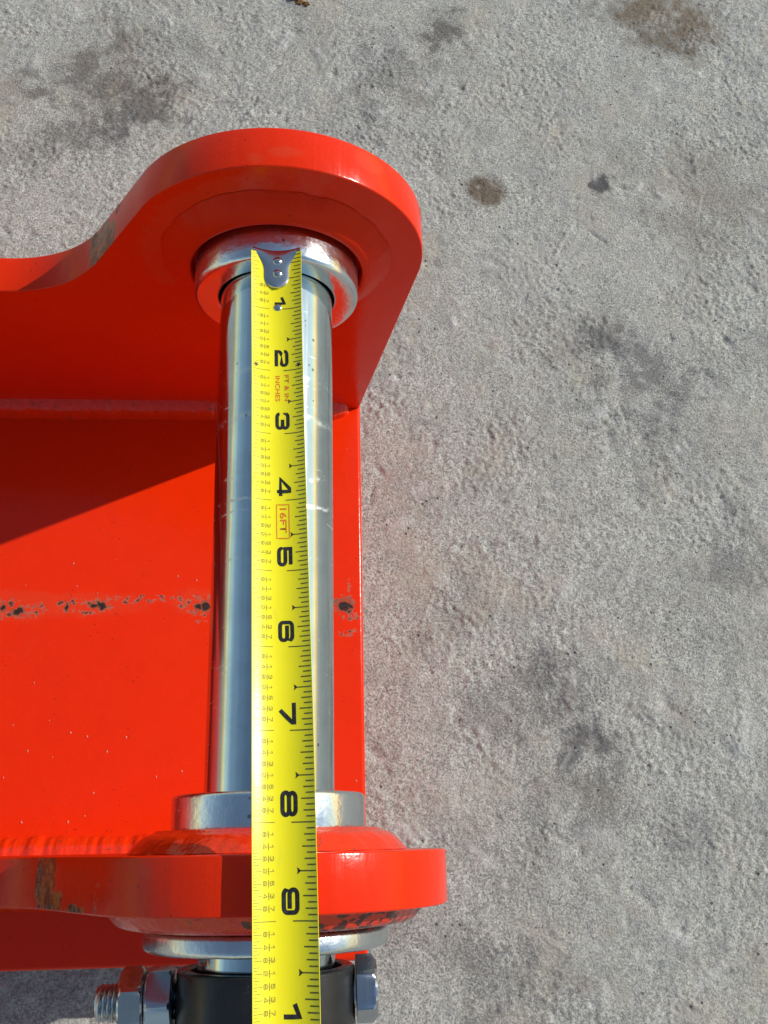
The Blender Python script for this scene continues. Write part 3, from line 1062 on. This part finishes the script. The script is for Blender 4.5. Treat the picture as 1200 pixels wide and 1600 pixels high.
# graduations
g = Print()
wmax = int(ULEN / INCH * 32) - 1
for k in range(2, wmax):
    u = k * INCH / 32 + U0
    if u > ULEN - 2: break
    E_ = 0.485 * AW
    if k % 2 == 0:      # sixteenths on the right edge
        if k % 32 == 0:
            g.line(u, 0.11 * AW, E_, 0.34, n=8)
        elif k % 16 == 0:
            g.line(u, 0.235 * AW, E_, 0.34)
        elif k % 8 == 0:
            g.line(u, 0.27 * AW, E_, 0.36)
        elif k % 4 == 0:
            g.line(u, 0.305 * AW, E_, 0.36)
        else:
            g.line(u, 0.345 * AW, E_, 0.36)
    if k % 32 == 0:
        g.line(u, -E_, -0.14 * AW, 0.16)
    elif k % 4 == 0:
        g.line(u, -E_, -0.345 * AW, 0.14)
    elif k % 2 == 0:
        g.line(u, -E_, -0.385 * AW, 0.14)
    else:
        g.line(u, -E_, -0.425 * AW, 0.13)
tag(g.build('graduation_marks', M_INK2, blade), 'thin ruled inch graduations along both blade edges', None, None, 'stuff')

# half-inch arrows and two small star marks
a = Print()
for k in range(1, int(ULEN / INCH * 2)):
    if k % 2 == 1 and k > 1:
        u = k * INCH / 2 + U0
        a.poly([(u - 0.95, 0.185 * AW), (u, 0.245 * AW), (u + 0.95, 0.185 * AW), (u, 0.196 * AW)], 0.08)
for u, v in ((49.6, -0.41 * AW), (49.6, 0.41 * AW)):
    a.poly([(u + (1.15 if i % 2 == 0 else .5) * math.cos(i * math.pi / 5), v + (1.15 if i % 2 == 0 else .5) * math.sin(i * math.pi / 5)) for i in range(10)], 0.08)
tag(a.build('arrow_marks', M_INK, blade), 'black arrow heads at the half inches', None, None, 'stuff')

# stacked eighth fractions
f = Print()
SM = {'1': 1, '3': 3, '5': 5, '7': 7, '8': 8, '4': 4, '2': 2}
for k in range(5, int(ULEN / INCH * 8)):
    if k % 8 == 0:
        continue
    num, den = k % 8, 8
    while num % 2 == 0:
        num //= 2; den //= 2
    u = k * INCH / 8 + U0
    glyph(f, str(den), u - 0.75, -0.325 * AW, 1.35, 1.1, 0.16)
    f.line(u, -0.255 * AW, -0.222 * AW, 0.10, n=1)
    f.ribbon([(u - 0.95, -0.238 * AW), (u + 0.95, -0.238 * AW)], 0.14, lay=0.085)
    glyph(f, str(num), u - 0.75, -0.215 * AW, 1.35, 1.1, 0.16)
tag(f.build('fraction_marks', M_INK3, blade), 'tiny printed eighth-inch fractions', None, None, 'stuff')


def text_part(body, name, u0, v0, wid, hgt, mat, bold=0.0):
    cu = bpy.data.curves.new('txt', 'FONT')
    cu.body = body
    cu.resolution_u = 3
    cu.offset = bold
    tmp = bpy.data.objects.new('txt', cu)
    me = bpy.data.meshes.new_from_object(tmp)
    bpy.data.objects.remove(tmp)
    bm = bmesh.new(); bm.from_mesh(me)
    bmesh.ops.triangulate(bm, faces=bm.faces)
    xs_ = [v.co.x for v in bm.verts]; ys_ = [v.co.y for v in bm.verts]
    for v in bm.verts:
        q = tape_pt(u0 + (v.co.x - min(xs_)) / (max(xs_) - min(xs_)) * wid, (v0 + (v.co.y - min(ys_)) / (max(ys_) - min(ys_)) * hgt) / AW, 0.07)
        v.co = Vector(q) * MM
    xs_ = None
    bm.to_mesh(me); bm.free()
    return link(name, me, mat, blade)

text_part('FT & IN', 'unit_text', 53.3, 0.125 * AW, 10.8, 1.55, M_RED, 0.012)
text_part('INCHES', 'unit_text', 53.6, -0.045 * AW, 10.6, 1.6, M_RED, 0.012)
text_part('16FT', 'length_text', 106.4, 0.005 * AW, 9.2, 2.2, M_RED, 0.012)
b = Print()
b.ribbon([(105.1, -.052 * AW), (117.6, -.052 * AW), (117.6, .165 * AW), (105.1, .165 * AW)], 0.26, True)
b.build('text_frame', M_RED, blade)

# end hook with its rivets
M_HOOK = mat_zinc('nickel_hook_steel', (0.66, 0.64, 0.61), 0.18, marks=False)
def hook_half(u):
    if u <= 1.0: return 9.1
    if u < 9.0:
        f = (u - 1.0) / 8.0
        return 4.6 + 4.5 * (1 - f) ** 1.7
    if u < 12.0: return 4.6
    return 4.6 * math.sqrt(max(0.0004, 1 - ((u - 12.0) / 4.9) ** 2))
us = [-0.6, -0.55, -0.4, 0, .5, 1, 2, 3, 4, 5, 6, 7, 8, 9, 10, 11, 12, 13, 14, 15, 15.8, 16.4, 16.75, 16.89]
nv = 18
vs, fs = [], []
for lay in (0, 1):
    for i, u in enumerate(us):
        hw = hook_half(u)
        for k in range(nv + 1):
            vv = (k / nv - .5) * 2
            dip = 1.3 * (1 - vv * vv) * max(0, 1 - max(u, 0) / 3.0)
            q = Vector(tape_pt(max(u, 0) + dip, vv * hw / AW, 0.0))
            flat = Vector(tape_pt(max(u, 0) + dip, 0, 0.0))
            q.z = flat.z + (q.z - flat.z) * 0.6 + 0.75 - 0.35 * abs(vv) ** 5 + 0.55 * (1 - vv * vv) * min(1.0, max(u, 0) / 7.0)
            if u < 0: q.z -= {-0.4: .25, -0.55: 1.2, -0.6: 2.9}[u]; q.y += {-0.4: .5, -0.55: .7, -0.6: .7}[u]
            if lay: 
                q.z -= 0.55
                if u < 0: q.y -= 0.5
            vs.append(tuple(q))
w = nv + 1
K = len(us) * w
for i in range(len(us) - 1):
    for k in range(nv):
        c = i * w + k
        fs += [(c, c + 1, c + w + 1, c + w), (K + c, K + c + w, K + c + w + 1, K + c + 1)]
    for k in (0, nv):
        c = i * w + k
        fs.append((c, c + w, K + c + w, K + c))
for i in (0, len(us) - 1):
    for k in range(nv):
        c = i * w + k
        fs.append((c, c + 1, K + c + 1, K + c))
hook = link('end_hook', pymesh('end_hook', vs, fs), M_HOOK, tape, 35)


def rivet(u, v, r, h, par, base):
    vs, fs = [], []
    c = Vector(tape_pt(u, v / AW, 0.0))
    n, m = 28, 6
    for k in range(m):
        q = math.pi / 2 * k / m
        for i in range(n):
            t_ = 2 * math.pi * i / n
            vs.append((c.x + r * math.cos(q) * math.cos(t_), c.y + r * math.cos(q) * math.sin(t_), c.z + base + h * math.sin(q)))
    vs.append((c.x, c.y, c.z + base + h))
    for k in range(m - 1):
        for i in range(n):
            j = (i + 1) % n
            fs.append((k * n + i, k * n + j, (k + 1) * n + j, (k + 1) * n + i))
    for i in range(n):
        fs.append(((m - 1) * n + i, (m - 1) * n + (i + 1) % n, m * n))
    fs.append(tuple(range(n)))
    return link('rivet', pymesh('rivet', vs, fs), M_HOOK, par, 40)

rivet(5.6, 0.4, 1.75, 0.85, hook, 1.05)
rivet(11.0, 0.4, 1.75, 0.85, hook, 1.2)
rivet(24.7, 0.35, 1.55, 0.6, blade, 0.0)

# ------------------------------------------------------------------ dry leaf crumb on the slab
M_LEAF = mat_plain('dry_leaf_crumb', (0.32, 0.17, 0.03), (0.10, 0.05, 0.02), 0.8, 0.0, 500.0)
c0 = unproject(470, 4, GZ)
vs, fs = [], []
rl = random.Random(5)
for (dx, dy, sx, sy) in ((0, 0, 3.4, 2.2), (-5.5, 3.0, 3.2, 1.8), (4.4, -0.9, 2.2, 2.4), (-1.5, 2.8, 3.0, 2.0)):
    k0 = len(vs)
    n = 12
    for lay in (0, 1):
        for i in range(n):
            a_ = 2 * math.pi * i / n
            r_ = (1 if i % 2 else .55) * rl.uniform(.8, 1.2)
            vs.append((c0.x + dx + sx * r_ * math.cos(a_), c0.y + dy + sy * r_ * math.sin(a_), GZ + lay * rl.uniform(.5, 1.2) - 0.2))
    for i in range(n):
        j = (i + 1) % n
        fs.append((k0 + i, k0 + j, k0 + n + j, k0 + n + i))
    vs += [(c0.x + dx, c0.y + dy, GZ - .2), (c0.x + dx, c0.y + dy, GZ + 1.5)]
    for i in range(n):
        j = (i + 1) % n
        fs += [(k0 + j, k0 + i, k0 + 2 * n), (k0 + n + i, k0 + n + j, k0 + 2 * n + 1)]
o = link('leaf_crumb', pymesh('leaf_crumb', vs, fs), M_LEAF, None)
tag(o, 'small crumbled brown leaf lying on the concrete slab', 'leaf')
